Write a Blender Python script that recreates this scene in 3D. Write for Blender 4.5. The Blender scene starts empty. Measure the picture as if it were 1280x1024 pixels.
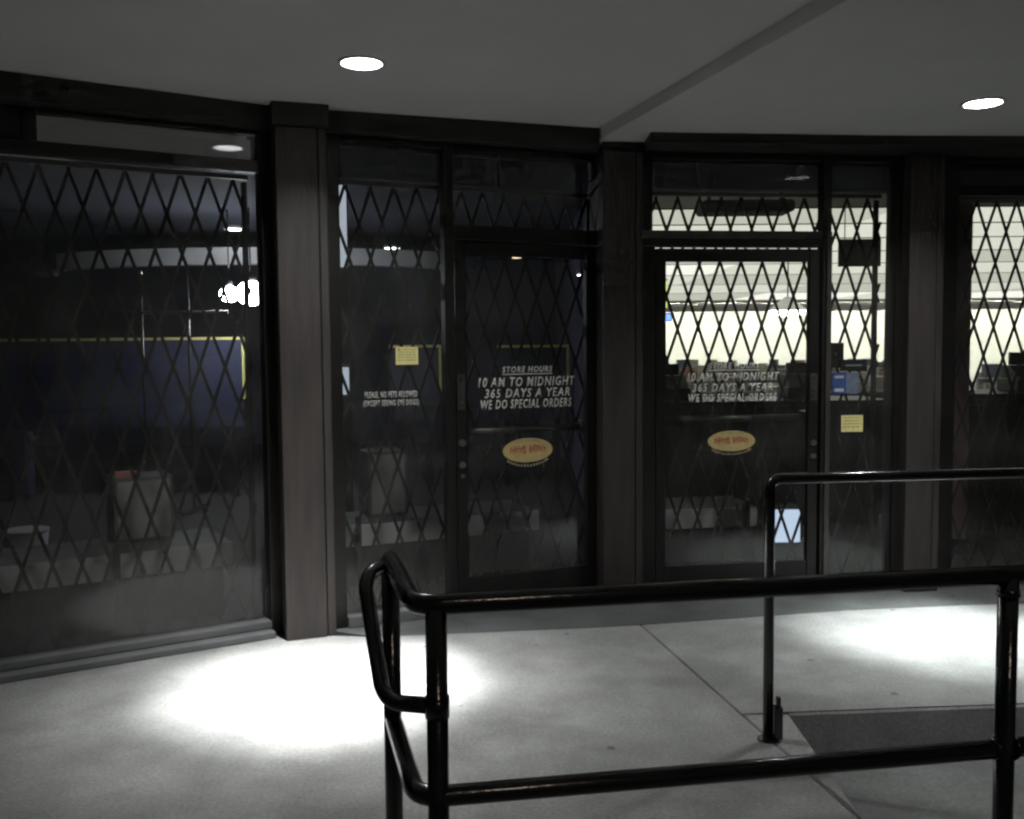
import bpy, bmesh, math, random
from mathutils import Vector, Matrix
random.seed(7)
R = math.radians
S = bpy.context.scene
COL = S.collection

# ------------------------------------------------------------------ camera, world, sun, exposure
cd = bpy.data.cameras.new('camera'); cam = bpy.data.objects.new('camera', cd); COL.objects.link(cam)
cd.sensor_width = 36.0; cd.sensor_fit = 'HORIZONTAL'; cd.lens = 36.0 * 1229.0 / 1280.0
cd.clip_start = 0.05; cd.clip_end = 600
_p, _r = R(3.82), R(0.5)
_fw = Vector((0, math.cos(_p), -math.sin(_p))); _up0 = Vector((0, math.sin(_p), math.cos(_p))); _rt0 = Vector((1, 0, 0))
_rt = math.cos(_r) * _rt0 - math.sin(_r) * _up0; _up = math.sin(_r) * _rt0 + math.cos(_r) * _up0
_m = Matrix((_rt, _up, -_fw)).transposed().to_4x4(); _m.translation = (0, 0, 1.5)
cam.matrix_world = _m
S.camera = cam

W = bpy.data.worlds.new('World'); S.world = W; W.use_nodes = True
nt = W.node_tree; nt.nodes.clear()
sky = nt.nodes.new('ShaderNodeTexSky'); sky.sky_type = 'NISHITA'; sky.sun_disc = False
sky.sun_elevation = R(40); sky.sun_rotation = R(160)
bg = nt.nodes.new('ShaderNodeBackground'); bg.inputs['Strength'].default_value = 0.003
wo = nt.nodes.new('ShaderNodeOutputWorld')
nt.links.new(sky.outputs[0], bg.inputs[0]); nt.links.new(bg.outputs[0], wo.inputs[0])

sl = bpy.data.lights.new('sun', 'SUN'); sl.energy = 0.10; sl.angle = R(4); sl.color = (1.0, 0.82, 0.64)
so = bpy.data.objects.new('sun', sl); COL.objects.link(so)
so.rotation_euler = Vector((-0.26, 0.72, -0.64)).to_track_quat('-Z', 'Y').to_euler()

vs = S.view_settings; vs.view_transform = 'Standard'; vs.look = 'None'; vs.exposure = 0.0; vs.gamma = 1.0; vs.use_curve_mapping = False
S.render.engine = 'CYCLES'
cy = S.cycles
cy.use_denoising = True
cy.max_bounces = 5; cy.diffuse_bounces = 3; cy.glossy_bounces = 3; cy.transmission_bounces = 2; cy.transparent_max_bounces = 16
cy.use_adaptive_sampling = True; cy.adaptive_threshold = 0.03
cy.sample_clamp_indirect = 3.0; cy.caustics_reflective = False; cy.caustics_refractive = False
cy.filter_width = 2.4

# ------------------------------------------------------------------ materials
MATS = {}
def newmat(name):
    m = bpy.data.materials.new(name); m.use_nodes = True; m.node_tree.nodes.clear()
    out = m.node_tree.nodes.new('ShaderNodeOutputMaterial'); MATS[name] = m
    return m, m.node_tree.nodes, m.node_tree.links, out
def paint(name, c1, c2=None, scale=6.0, rough=0.6, metal=0.0, bump=0.0, bscale=60.0, spec=0.5, stretch=(1, 1, 1), detail=3):
    m, N, L, out = newmat(name)
    b = N.new('ShaderNodeBsdfPrincipled'); b.inputs['Roughness'].default_value = rough; b.inputs['Metallic'].default_value = metal
    b.inputs['Specular IOR Level'].default_value = spec
    tc = N.new('ShaderNodeTexCoord'); mp = N.new('ShaderNodeMapping'); mp.inputs['Scale'].default_value = stretch
    L.new(tc.outputs['Object'], mp.inputs[0])
    c2 = c2 or tuple(x * 0.75 for x in c1)
    n = N.new('ShaderNodeTexNoise'); n.inputs['Scale'].default_value = scale; n.inputs['Detail'].default_value = detail
    L.new(mp.outputs[0], n.inputs['Vector'])
    r = N.new('ShaderNodeValToRGB'); r.color_ramp.elements[0].position = 0.35; r.color_ramp.elements[1].position = 0.68
    r.color_ramp.elements[0].color = (*c2, 1); r.color_ramp.elements[1].color = (*c1, 1)
    L.new(n.outputs[0], r.inputs[0]); L.new(r.outputs[0], b.inputs['Base Color'])
    if bump:
        n2 = N.new('ShaderNodeTexNoise'); n2.inputs['Scale'].default_value = bscale; n2.inputs['Detail'].default_value = 4
        L.new(mp.outputs[0], n2.inputs['Vector'])
        bp = N.new('ShaderNodeBump'); bp.inputs['Strength'].default_value = bump; bp.inputs['Distance'].default_value = 0.004
        L.new(n2.outputs[0], bp.inputs['Height']); L.new(bp.outputs[0], b.inputs['Normal'])
    L.new(b.outputs[0], out.inputs[0])
    return m
def emit(name, col, s):
    m, N, L, out = newmat(name)
    e = N.new('ShaderNodeEmission'); e.inputs[0].default_value = (*col, 1); e.inputs[1].default_value = s
    L.new(e.outputs[0], out.inputs[0]); return m
def glassmat(name, dirt_haze=0.012, refl=0.04, tint=0.92):
    m, N, L, out = newmat(name)
    lw = N.new('ShaderNodeLayerWeight'); lw.inputs[0].default_value = 0.5
    pw = N.new('ShaderNodeMath'); pw.operation = 'POWER'; pw.inputs[1].default_value = 5
    mu = N.new('ShaderNodeMath'); mu.operation = 'MULTIPLY_ADD'; mu.inputs[1].default_value = 1 - refl; mu.inputs[2].default_value = refl
    L.new(lw.outputs['Facing'], pw.inputs[0]); L.new(pw.outputs[0], mu.inputs[0])
    t = N.new('ShaderNodeBsdfTransparent'); t.inputs[0].default_value = (tint, tint, tint * 0.99, 1)
    g = N.new('ShaderNodeBsdfGlossy'); g.inputs['Roughness'].default_value = 0.03
    tc = N.new('ShaderNodeTexCoord'); nz = N.new('ShaderNodeTexNoise'); nz.inputs['Scale'].default_value = 1.6; nz.inputs['Detail'].default_value = 1
    bp = N.new('ShaderNodeBump'); bp.inputs['Strength'].default_value = 0.25; bp.inputs['Distance'].default_value = 0.004
    L.new(tc.outputs['Object'], nz.inputs[0]); L.new(nz.outputs[0], bp.inputs['Height']); L.new(bp.outputs[0], g.inputs['Normal'])
    mx = N.new('ShaderNodeMixShader'); L.new(mu.outputs[0], mx.inputs[0]); L.new(t.outputs[0], mx.inputs[1]); L.new(g.outputs[0], mx.inputs[2])
    d = N.new('ShaderNodeBsdfDiffuse'); d.inputs[0].default_value = (0.5, 0.5, 0.48, 1)  # pale film: dirt plus painted haze that lifts the dark panes
    n2 = N.new('ShaderNodeTexNoise'); n2.inputs['Scale'].default_value = 3.0; n2.inputs['Detail'].default_value = 3
    L.new(tc.outputs['Object'], n2.inputs[0])
    rp = N.new('ShaderNodeMapRange'); rp.inputs[1].default_value = 0.35; rp.inputs[2].default_value = 0.75; rp.inputs[3].default_value = dirt_haze * 0.4; rp.inputs[4].default_value = dirt_haze * 2
    L.new(n2.outputs[0], rp.inputs[0])
    m2 = N.new('ShaderNodeMixShader'); L.new(rp.outputs[0], m2.inputs[0]); L.new(mx.outputs[0], m2.inputs[1]); L.new(d.outputs[0], m2.inputs[2])
    L.new(m2.outputs[0], out.inputs[0]); return m
def concretemat(name, base, dark, stain=0.5):
    m, N, L, out = newmat(name)
    b = N.new('ShaderNodeBsdfPrincipled'); b.inputs['Roughness'].default_value = 0.82; b.inputs['Specular IOR Level'].default_value = 0.3
    tc = N.new('ShaderNodeTexCoord'); P = tc.outputs['Object']
    def noise(sc, det=6, rg=0.6):
        n = N.new('ShaderNodeTexNoise'); n.inputs['Scale'].default_value = sc; n.inputs['Detail'].default_value = det; n.inputs['Roughness'].default_value = rg
        L.new(P, n.inputs['Vector']); return n.outputs[0]
    def ramp(v, a, c0, bb, c1):
        r = N.new('ShaderNodeValToRGB'); e = r.color_ramp.elements; e[0].position = a; e[1].position = bb
        e[0].color = (*c0, 1); e[1].color = (*c1, 1); L.new(v, r.inputs[0]); return r.outputs[0]
    def mul(x, y, f=1.0):
        k = N.new('ShaderNodeMix'); k.data_type = 'RGBA'; k.blend_type = 'MULTIPLY'; k.inputs['Factor'].default_value = f
        L.new(x, k.inputs['A']); L.new(y, k.inputs['B']); return k.outputs['Result']
    c = ramp(noise(2.2, 5), 0.3, dark, 0.7, base)
    c = mul(c, ramp(noise(1.5, 4), 0.38, (1 - stain,) * 3, 0.56, (1, 1, 1)))
    c = mul(c, ramp(noise(70, 3), 0.3, (0.74,) * 3, 0.7, (1.08,) * 3))
    vo = N.new('ShaderNodeTexVoronoi'); vo.inputs['Scale'].default_value = 3.1; L.new(P, vo.inputs['Vector'])
    dis = N.new('ShaderNodeMath'); dis.operation = 'ADD'; L.new(vo.outputs['Distance'], dis.inputs[0])
    sc = N.new('ShaderNodeMath'); sc.operation = 'MULTIPLY'; sc.inputs[1].default_value = 0.12; L.new(noise(30, 3), sc.inputs[0]); L.new(sc.outputs[0], dis.inputs[1])
    c = mul(c, ramp(dis.outputs[0], 0.095, (0.35, 0.34, 0.33), 0.125, (1, 1, 1)), 0.8)
    L.new(c, b.inputs['Base Color'])
    bp = N.new('ShaderNodeBump'); bp.inputs['Strength'].default_value = 0.35; bp.inputs['Distance'].default_value = 0.004
    L.new(noise(120, 4), bp.inputs['Height']); L.new(bp.outputs[0], b.inputs['Normal'])
    L.new(b.outputs[0], out.inputs[0]); return m

concretemat('concrete', (0.42, 0.42, 0.41), (0.29, 0.29, 0.285), 0.28)
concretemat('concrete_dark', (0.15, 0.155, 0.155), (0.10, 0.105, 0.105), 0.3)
concretemat('concrete_low', (0.30, 0.305, 0.30), (0.20, 0.205, 0.205), 0.3)
paint('plaster', (0.80, 0.79, 0.77), (0.73, 0.725, 0.71), 1.4, 0.9, bump=0.25, bscale=160)
paint('brown', (0.046, 0.037, 0.034), (0.025, 0.021, 0.020), 7, 0.6, bump=0.6, bscale=30, stretch=(3, 3, 0.3), detail=6)
paint('fascia', (0.020, 0.018, 0.017), (0.013, 0.012, 0.011), 4, 0.6)
paint('bronze', (0.014, 0.012, 0.011), (0.009, 0.008, 0.008), 8, 0.45, 0.2)
paint('alu', (0.11, 0.10, 0.09), (0.075, 0.068, 0.06), 12, 0.4, 0.6, stretch=(1, 1, 0.2))
paint('railpaint', (0.014, 0.014, 0.015), (0.006, 0.006, 0.007), 14, 0.17, 0.0, bump=0.22, bscale=48, spec=0.9)
paint('steel', (0.020, 0.019, 0.018), (0.012, 0.011, 0.011), 20, 0.5, 0.3)
paint('bright_steel', (0.5, 0.48, 0.44), (0.35, 0.33, 0.3), 20, 0.3, 0.9); paint('dull_steel', (0.13, 0.125, 0.12), (0.08, 0.078, 0.075), 20, 0.4, 0.8)
paint('letters', (0.92, 0.90, 0.85), (0.82, 0.80, 0.74), 40, 0.7)
paint('yellow_paper', (0.86, 0.76, 0.34), (0.78, 0.68, 0.28), 30, 0.85)
paint('note_ink', (0.42, 0.37, 0.16), (0.34, 0.3, 0.13), 30, 0.85)
paint('oval_yellow', (0.56, 0.43, 0.19), (0.46, 0.35, 0.15), 20, 0.5)
paint('oval_red', (0.42, 0.07, 0.045), (0.36, 0.06, 0.04), 20, 0.5)
paint('oval_grey', (0.42, 0.36, 0.2), (0.3, 0.25, 0.15), 30, 0.5)
paint('black', (0.012, 0.012, 0.013), None, 10, 0.5)
paint('blue_decal', (0.05, 0.09, 0.26), (0.04, 0.07, 0.2), 30, 0.4)
paint('grey_decal', (0.16, 0.19, 0.24), (0.10, 0.13, 0.18), 30, 0.4)
paint('cream', (0.76, 0.78, 0.70), (0.70, 0.72, 0.64), 1.5, 0.85)
paint('ceil_white', (0.72, 0.71, 0.66), (0.64, 0.63, 0.58), 2.5, 0.9)
paint('carpet', (0.06, 0.055, 0.06), (0.04, 0.038, 0.04), 30, 0.95)
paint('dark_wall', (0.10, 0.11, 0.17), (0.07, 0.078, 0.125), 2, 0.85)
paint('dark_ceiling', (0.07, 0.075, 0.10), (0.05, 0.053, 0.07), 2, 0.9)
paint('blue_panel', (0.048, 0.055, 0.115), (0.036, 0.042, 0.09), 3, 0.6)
paint('yellow_trim', (0.85, 0.80, 0.30), None, 10, 0.5)
paint('dark_wood', (0.045, 0.034, 0.028), (0.03, 0.022, 0.018), 5, 0.5, stretch=(0.3, 3, 3))
paint('pale_grey', (0.42, 0.42, 0.42), (0.34, 0.34, 0.34), 5, 0.7)
paint('mid_grey', (0.16, 0.16, 0.165), (0.12, 0.12, 0.125), 5, 0.7)
paint('white_plastic', (0.8, 0.8, 0.8), (0.72, 0.72, 0.74), 8, 0.4)
paint('red_paint', (0.22, 0.14, 0.13), (0.17, 0.10, 0.095), 4, 0.6)
paint('pink', (0.62, 0.25, 0.22), None, 10, 0.6)
paint('prod_a', (0.34, 0.32, 0.27), None, 20, 0.6); paint('prod_b', (0.22, 0.11, 0.09), None, 20, 0.6)
paint('prod_c', (0.08, 0.10, 0.14), None, 20, 0.6); paint('prod_d', (0.10, 0.10, 0.10), None, 20, 0.6); paint('prod_e', (0.25, 0.25, 0.25), None, 20, 0.6)
emit('lamp_face', (0.975, 1.0, 0.985), 840)
emit('tube', (1.0, 1.0, 0.90), 520); emit('luminous', (0.97, 1.0, 0.86), 0.98); emit('luminous_bright', (1.0, 0.99, 0.90), 1.35); emit('luminous_dim', (0.96, 1.0, 0.85), 0.74)
emit('dark_lamp', (0.95, 0.98, 1.0), 14)
emit('dark_lamp_warm', (1.0, 0.72, 0.48), 7)
emit('globe_glow', (0.88, 0.94, 1.0), 55)
emit('sign_green', (0.75, 1.0, 0.25), 1.3); emit('sign_blue', (0.12, 0.25, 1.0), 3.5); emit('red_dot', (1.0, 0.25, 0.2), 6)
emit('lightbox', (0.62, 0.78, 1.0), 1.05); emit('strip_glow', (0.75, 0.86, 1.0), 0.6)
emit('pendant_light', (1.0, 0.97, 0.88), 30)
glassmat('glass', 0.025, 0.05); glassmat('glass_film', 0.02, 0.38, 0.5)

# ------------------------------------------------------------------ helpers
def link(name, me, mat, parent=None, loc=(0, 0, 0), rz=0.0):
    o = bpy.data.objects.new(name, me); COL.objects.link(o)
    if mat is not None:
        me.materials.clear(); me.materials.append(MATS[mat])
    o.location = loc; o.rotation_euler = (0, 0, rz)
    if parent is not None: o.parent = parent
    return o
def tag(o, label=None, cat=None, group=None, kind=None):
    if label: o['label'] = label
    if cat: o['category'] = cat
    if group: o['group'] = group
    if kind: o['kind'] = kind
    return o
def empty(name, loc=(0, 0, 0), rz=0.0, parent=None):
    o = bpy.data.objects.new(name, None); COL.objects.link(o); o.location = loc; o.rotation_euler = (0, 0, rz); o.empty_display_size = 0.1
    if parent is not None: o.parent = parent
    return o
class MB:
    def __init__(s): s.bm = bmesh.new()
    def box(s, x0, x1, y0, y1, z0, z1, bev=0.0):
        vs = [s.bm.verts.new(p) for p in [(x0, y0, z0), (x1, y0, z0), (x1, y1, z0), (x0, y1, z0), (x0, y0, z1), (x1, y0, z1), (x1, y1, z1), (x0, y1, z1)]]
        fs = [s.bm.faces.new([vs[i] for i in q]) for q in [(0, 3, 2, 1), (4, 5, 6, 7), (0, 1, 5, 4), (1, 2, 6, 5), (2, 3, 7, 6), (3, 0, 4, 7)]]
        if bev > 0:
            es = list({e for f in fs for e in f.edges})
            bmesh.ops.bevel(s.bm, geom=es, offset=bev, segments=2, affect='EDGES', profile=0.5)
        return s
    def prism(s, poly, z0, z1, bev=0.0):
        b = [s.bm.verts.new((x, y, z0)) for x, y in poly]; t = [s.bm.verts.new((x, y, z1)) for x, y in poly]
        n = len(poly)
        s.bm.faces.new(t); s.bm.faces.new(b[::-1])
        for i in range(n): s.bm.faces.new((b[i], b[(i + 1) % n], t[(i + 1) % n], t[i]))
        if bev:
            ts = set(t); bmesh.ops.bevel(s.bm, geom=[e for e in s.bm.edges if e.verts[0] in ts and e.verts[1] in ts], offset=bev, segments=3, affect='EDGES', profile=0.5)
        return s
    def cyl(s, p0, p1, r, n=12, r1=None, caps=True):
        p0, p1 = Vector(p0), Vector(p1); d = (p1 - p0).normalized(); r1 = r if r1 is None else r1
        a = d.orthogonal().normalized(); b = d.cross(a)
        A = [s.bm.verts.new(p0 + (a * math.cos(t) + b * math.sin(t)) * r) for t in [2 * math.pi * i / n for i in range(n)]]
        B = [s.bm.verts.new(p1 + (a * math.cos(t) + b * math.sin(t)) * r1) for t in [2 * math.pi * i / n for i in range(n)]]
        for i in range(n):
            f = s.bm.faces.new((A[i], A[(i + 1) % n], B[(i + 1) % n], B[i])); f.smooth = True
        if caps: s.bm.faces.new(A[::-1]); s.bm.faces.new(B)
        return s
    def tube(s, pts, r, n=14):
        pts = [Vector(p) for p in pts]; rings = []; a = None
        for i, p in enumerate(pts):
            d = ((pts[min(i + 1, len(pts) - 1)] - p).normalized() + (p - pts[max(i - 1, 0)]).normalized()).normalized()
            if a is None: a = d.orthogonal().normalized()
            a = (a - d * a.dot(d)).normalized(); b = d.cross(a)
            rings.append([s.bm.verts.new(p + (a * math.cos(t) + b * math.sin(t)) * r) for t in [2 * math.pi * k / n for k in range(n)]])
        for A, B in zip(rings, rings[1:]):
            for i in range(n):
                f = s.bm.faces.new((A[i], A[(i + 1) % n], B[(i + 1) % n], B[i])); f.smooth = True
        s.bm.faces.new(rings[0][::-1]); s.bm.faces.new(rings[-1]); return s
    def sphere(s, c, r, sz=1.0, n=16):
        m = Matrix.Translation(c) @ Matrix.Diagonal((r, r, r * sz, 1))
        g = bmesh.ops.create_uvsphere(s.bm, u_segments=n, v_segments=n // 2 + 2, radius=1.0, matrix=m)
        for v in g['verts']:
            for f in v.link_faces: f.smooth = True
        return s
    def mesh(s, name='m'):
        bmesh.ops.recalc_face_normals(s.bm, faces=s.bm.faces)
        me = bpy.data.meshes.new(name); s.bm.to_mesh(me); s.bm.free(); return me
    def build(s, name, mat, parent=None, loc=(0, 0, 0), rz=0.0): return link(name, s.mesh(name), mat, parent, loc, rz)
def round_path(pts, rad, seg=6):
    """polyline with filleted corners"""
    pts = [Vector(p) for p in pts]; out = [pts[0]]
    for i in range(1, len(pts) - 1):
        p = pts[i]; a = (pts[i - 1] - p); b = (pts[i + 1] - p)
        k = min(rad, a.length * 0.49, b.length * 0.49); A = p + a.normalized() * k; B = p + b.normalized() * k
        for j in range(seg + 1):
            t = j / seg; out.append(A * (1 - t) ** 2 + p * 2 * t * (1 - t) + B * t * t)
    out.append(pts[-1]); return out
def text_mesh(txt, width, height, shear=0.0, bold=0.0, extrude=0.0006):
    cu = bpy.data.curves.new('t', 'FONT'); cu.body = txt; cu.size = 1; cu.shear = shear; cu.offset = bold; cu.extrude = 0.0; cu.space_character = 1.2
    cu.resolution_u = 2
    o = bpy.data.objects.new('t', cu); COL.objects.link(o)
    dg = bpy.context.evaluated_depsgraph_get(); me = bpy.data.meshes.new_from_object(o.evaluated_get(dg))
    bpy.data.objects.remove(o); bpy.data.curves.remove(cu)
    xs = [v.co.x for v in me.vertices]; ys = [v.co.y for v in me.vertices]
    x0, x1, y0, y1 = min(xs), max(xs), min(ys), max(ys)
    for v in me.vertices:
        v.co = Vector(((v.co.x - x0) / (x1 - x0) * width, 0, (v.co.y - y0) / (y1 - y0) * height))
    bm = bmesh.new(); bm.from_mesh(me)
    g = bmesh.ops.extrude_face_region(bm, geom=bm.faces[:])
    bmesh.ops.translate(bm, verts=[e for e in g['geom'] if isinstance(e, bmesh.types.BMVert)], vec=(0, -extrude, 0))
    bmesh.ops.recalc_face_normals(bm, faces=bm.faces); bm.to_mesh(me); bm.free()
    return me

# ------------------------------------------------------------------ setting: ground, walkway, street
tag(MB().box(-150, 150, -150, 150, -0.6, -0.18).build('ground', 'concrete_low'), kind='structure')
walk = tag(empty('walkway'), kind='structure')
def crack(y): return 0.674 - 0.189 * (y - 5.169)
g = 0.004
MB().prism([(-9, -3), (crack(-3) - g, -3), (crack(5.153) - g, 5.153), (0.41, 5.10), (-0.71, 4.965), (-1.2, 5.05), (-3.4, 3.66), (-9, 0.28)], -0.3, 0.0, 0.007).build('slab', 'concrete', walk)
MB().prism([(crack(3.885) + g, 3.885), (1.10, 3.90), (6.5, 4.30), (6.5, 5.80), (2.53, 5.48), (1.87, 5.40), (crack(5.155) + g, 5.155)], -0.3, 0.0, 0.007).build('slab', 'concrete', walk)
MB().prism([(crack(3.02) + g, 3.02), (1.092, 3.02), (1.105, 3.877), (crack(3.877) + g, 3.877)], -0.3, 0.0, 0.007).build('slab', 'concrete', walk)
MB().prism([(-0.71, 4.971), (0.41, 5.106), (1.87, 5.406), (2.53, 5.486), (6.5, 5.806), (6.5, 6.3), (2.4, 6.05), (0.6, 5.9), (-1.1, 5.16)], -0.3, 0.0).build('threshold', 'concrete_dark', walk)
kb = MB(); P0, P1 = Vector((1.112, 3.8985, 0)), Vector((6.5, 4.2985, 0)); off = Vector((0.006, -0.088, 0)); kv = []
for p in (P0, P1):
    kv.append([kb.bm.verts.new(p + off * a + Vector((0, 0, z))) for a, z in ((0, -0.004), (0.12, -0.012), (0.3, -0.045), (1.0, -0.175), (1.05, -0.25), (0, -0.25))])
for i in range(6): kb.bm.faces.new((kv[0][i], kv[0][(i + 1) % 6], kv[1][(i + 1) % 6], kv[1][i]))
kb.bm.faces.new(kv[0]); kb.bm.faces.new(kv[1][::-1])
kb.build('kerb_face', 'concrete', walk)

# ------------------------------------------------------------------ ceilings over the walk (soffit with round openings for the lamps)
def sheet_with_holes(poly, z, holes, r=0.086, n=28):
    bm = bmesh.new(); edges = []
    def loop(pts):
        v = [bm.verts.new((x, y, z)) for x, y in pts]
        for i in range(len(v)): edges.append(bm.edges.new((v[i], v[(i + 1) % len(v)])))
    loop(poly)
    for hx, hy in holes: loop([(hx + r * math.cos(2 * math.pi * k / n), hy + r * math.sin(2 * math.pi * k / n)) for k in range(n)])
    bmesh.ops.triangle_fill(bm, use_beauty=True, edges=edges)
    for f in bm.faces:
        if f.normal.z > 0: f.normal_flip()
    return bm
def stepx(y): return 0.506 - 0.284 * (y - 5.588)
LAMPS = [(-0.627, 4.27, 2.70), (2.28, 4.82, 2.64)]
def ceiling(name, poly, z, lamp):
    bm = sheet_with_holes(poly, z, [lamp])
    b = [bm.verts.new((x, y, z)) for x, y in poly]; t = [bm.verts.new((x, y, z + 0.25)) for x, y in poly]; n = len(poly)
    for i in range(n): bm.faces.new((b[i], b[(i + 1) % n], t[(i + 1) % n], t[i]))
    bm.faces.new(t)
    me = bpy.data.meshes.new(name); bm.to_mesh(me); bm.free()
    return tag(link(name, me, 'plaster'), kind='structure')
ceiling('ceiling', [(-9, 0.5), (stepx(0.5), 0.5), (0.506, 5.588), (0.52, 6.4), (-9, 6.4)], 2.70, LAMPS[0][:2])
ceiling('ceiling', [(stepx(0.5) + 0.001, 0.5), (10, 0.5), (10, 6.4), (0.524, 6.4), (0.508, 5.588)], 2.64, LAMPS[1][:2])

def downlight(x, y, z, label, energy, col, aim):
    t = tag(empty('ceiling_downlight', (x, y, z)), label, 'downlight', 'recessed downlights in the walkway ceiling')
    m = MB(); n = 28
    A = []
    for (r, h) in ((0.104, -0.0005), (0.104, -0.006), (0.097, -0.010), (0.085, -0.008), (0.085, 0.0)):
        A.append([m.bm.verts.new((r * math.cos(2 * math.pi * k / n), r * math.sin(2 * math.pi * k / n), h)) for k in range(n)])
    for P, Q in zip(A, A[1:]):
        for i in range(n): f = m.bm.faces.new((P[i], P[(i + 1) % n], Q[(i + 1) % n], Q[i])); f.smooth = True
    m.build('trim_ring', 'white_plastic', t)
    m = MB(); m.cyl((0, 0, 0.0), (0, 0, 0.085), 0.0845, 28, 0.074, caps=False); m.build('reflector', 'white_plastic', t)
    m = MB(); m.cyl((0, 0, 0.070), (0, 0, 0.084), 0.067, 28); m.build('lamp_face', 'lamp_face', t)
    for size, e in ((35, energy * 0.80), (58, energy * 0.11)):
        l = bpy.data.lights.new('lamp_beam', 'SPOT'); l.energy = e; l.spot_size = R(size); l.spot_blend = 1.0; l.shadow_soft_size = 0.06; l.color = col
        lo = bpy.data.objects.new('lamp_beam', l); COL.objects.link(lo); lo.parent = t; lo.location = (0, 0, 0.045)
        lo.rotation_euler = Vector((aim[0] - x, aim[1] - y, -z)).to_track_quat('-Z', 'Y').to_euler()
    return t
downlight(*LAMPS[0], 'lit round downlight in the higher ceiling left of the step', 2400, (0.98, 1.0, 0.985), (-0.83, 4.27))
downlight(*LAMPS[1], 'lit round downlight in the lower ceiling right of the step', 1150, (0.92, 1.0, 0.98), (2.2, 4.95))

# ------------------------------------------------------------------ storefront
FAC = {'L': ((-1.17, 5.145), 31.5), 'M': ((-0.90, 5.17), 23.9), 'R': ((0.77, 5.70), 7.5), 'W': ((2.5, 5.95), 5.0)}
def fx(f, u, v, z=0.0):
    (ox, oy), a = FAC[f]; a = R(a); return Vector((ox + u * math.cos(a) - v * math.sin(a), oy + u * math.sin(a) + v * math.cos(a), z))
def fxy(f, u, v): p = fx(f, u, v); return (p.x, p.y)
store = tag(empty('storefront', (0, 5.5, 0)), 'faceted shop front of brown pillars, dark framed windows and two glass doors', 'storefront')
SO = Vector((0, 5.5, 0))
def fempty(name, f):
    (ox, oy), a = FAC[f]; return empty(name, Vector((ox, oy, 0)) - SO, R(a), store)
def sbuild(m, name, mat):
    o = m.build(name, mat, store); o.location = -SO; return o
# fascia / header strips
ZF = 2.585
sbuild(MB().prism([(-5.6, 2.10), (-1.165, 5.02), (-1.45, 5.62), (-5.9, 2.75)], ZF, 2.698), 'fascia', 'fascia')
sbuild(MB().prism([(-1.163, 5.021), (0.500, 5.588), (0.515, 6.38), (-1.448, 5.622)], ZF, 2.698), 'fascia', 'fascia')
sbuild(MB().prism([(0.765, 5.415), (2.0, 5.55), (6.0, 5.80), (6.0, 6.38), (0.765, 6.38)], ZF, 2.638), 'fascia', 'fascia')
sbuild(MB().prism([(0.528, 5.66), (0.763, 5.69), (0.763, 6.38), (0.535, 6.38)], ZF, 2.638), 'fascia', 'fascia')
# pillars: body, side batten grooves, base block
def pillar(front_mid, ang, w, d, ztop, base=True):
    p = empty('pillar', Vector((front_mid[0], front_mid[1], 0)) - SO, R(ang), store)
    b = MB(); b.box(-w / 2, w / 2 - 0.047, 0, d, 0.0, ztop, 0.006); b.build('pillar_face', 'brown', p)
    b = MB(); b.box(w / 2 - 0.042, w / 2, 0.006, d, 0.0, ztop, 0.005); b.build('corner_batten', 'brown', p)
    b = MB(); b.box(w / 2 - 0.046, w / 2 - 0.043, 0.02, d - 0.02, 0.0, ztop - 0.01); b.build('groove', 'black', p)
    return p
pillar((-1.036, 4.955), 20.0, 0.255, 0.32, ZF - 0.002)
hb = MB(); hb.box(-0.140, 0.140, -0.010, 0.30, ZF, 2.6975, 0.002); hb.build('fascia', 'fascia', store, Vector((-1.036, 4.955, 0)) - SO, R(20))
pillar((0.64, 5.635), 10.0, 0.235, 0.34, ZF - 0.002)
pillar((2.435, 5.79), 6.0, 0.215, 0.30, ZF - 0.002)

def pane(par, x0, x1, z0, z1, y=0.0):
    return MB().box(x0, x1, y - 0.004, y + 0.004, z0, z1).build('pane', 'glass', par)
def bar(par, name, x0, x1, z0, z1, y0=-0.03, y1=0.03, mat='bronze', bev=0.004):
    return MB().box(x0, x1, y0, y1, z0, z1, bev).build(name, mat, par)
# left window
w = fempty('window', 'L')
bar(w, 'jamb', -0.135, 0.02, 0.0, ZF - 0.003, -0.05, 0.05)
bar(w, 'sill', -2.6, -0.137, 0.0, 0.035, -0.125, 0.05, 'mid_grey', 0.006)
bar(w, 'bottom_rail', -2.6, -0.137, 0.037, 0.075, -0.06, 0.04, 'mid_grey')
bar(w, 'head_bar', -2.6, -0.137, 2.375, 2.435, -0.035, 0.035)
bar(w, 'transom_mullion', -1.21, -1.15, 2.437, ZF - 0.004, -0.034, 0.034)
bar(w, 'top_rail', -1.148, -0.137, 2.562, ZF - 0.003, -0.033, 0.033)
bar(w, 'blank_panel', -2.6, -1.212, 2.437, ZF - 0.004, -0.02, 0.02, 'fascia')
pane(w, -2.6, -0.136, 0.074, 2.377); pane(w, -1.152, -0.136, 2.434, 2.564).data.materials[0] = MATS['glass_film']
bar(w, 'end_jamb', -2.66, -2.602, 0.0, ZF - 0.003)
MB().box(-6.5, -2.662, -0.02, 0.25, 0, 2.69).build('wall', 'brown', w)
# middle sidelight
w = fempty('window', 'M')
bar(w, 'jamb', -0.14, 0.005, 0.0, ZF - 0.003, -0.03, 0.05)
bar(w, 'sill', 0.006, 0.575, 0.0, 0.06, -0.05, 0.04, 'mid_grey')
bar(w, 'top_rail', 0.006, 0.575, 2.55, ZF - 0.003, -0.03, 0.03)
bar(w, 'mullion', 0.577, 0.632, 0.0, ZF - 0.003, -0.036, 0.036)
pane(w, 0.004, 0.578, 0.058, 2.552)
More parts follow.
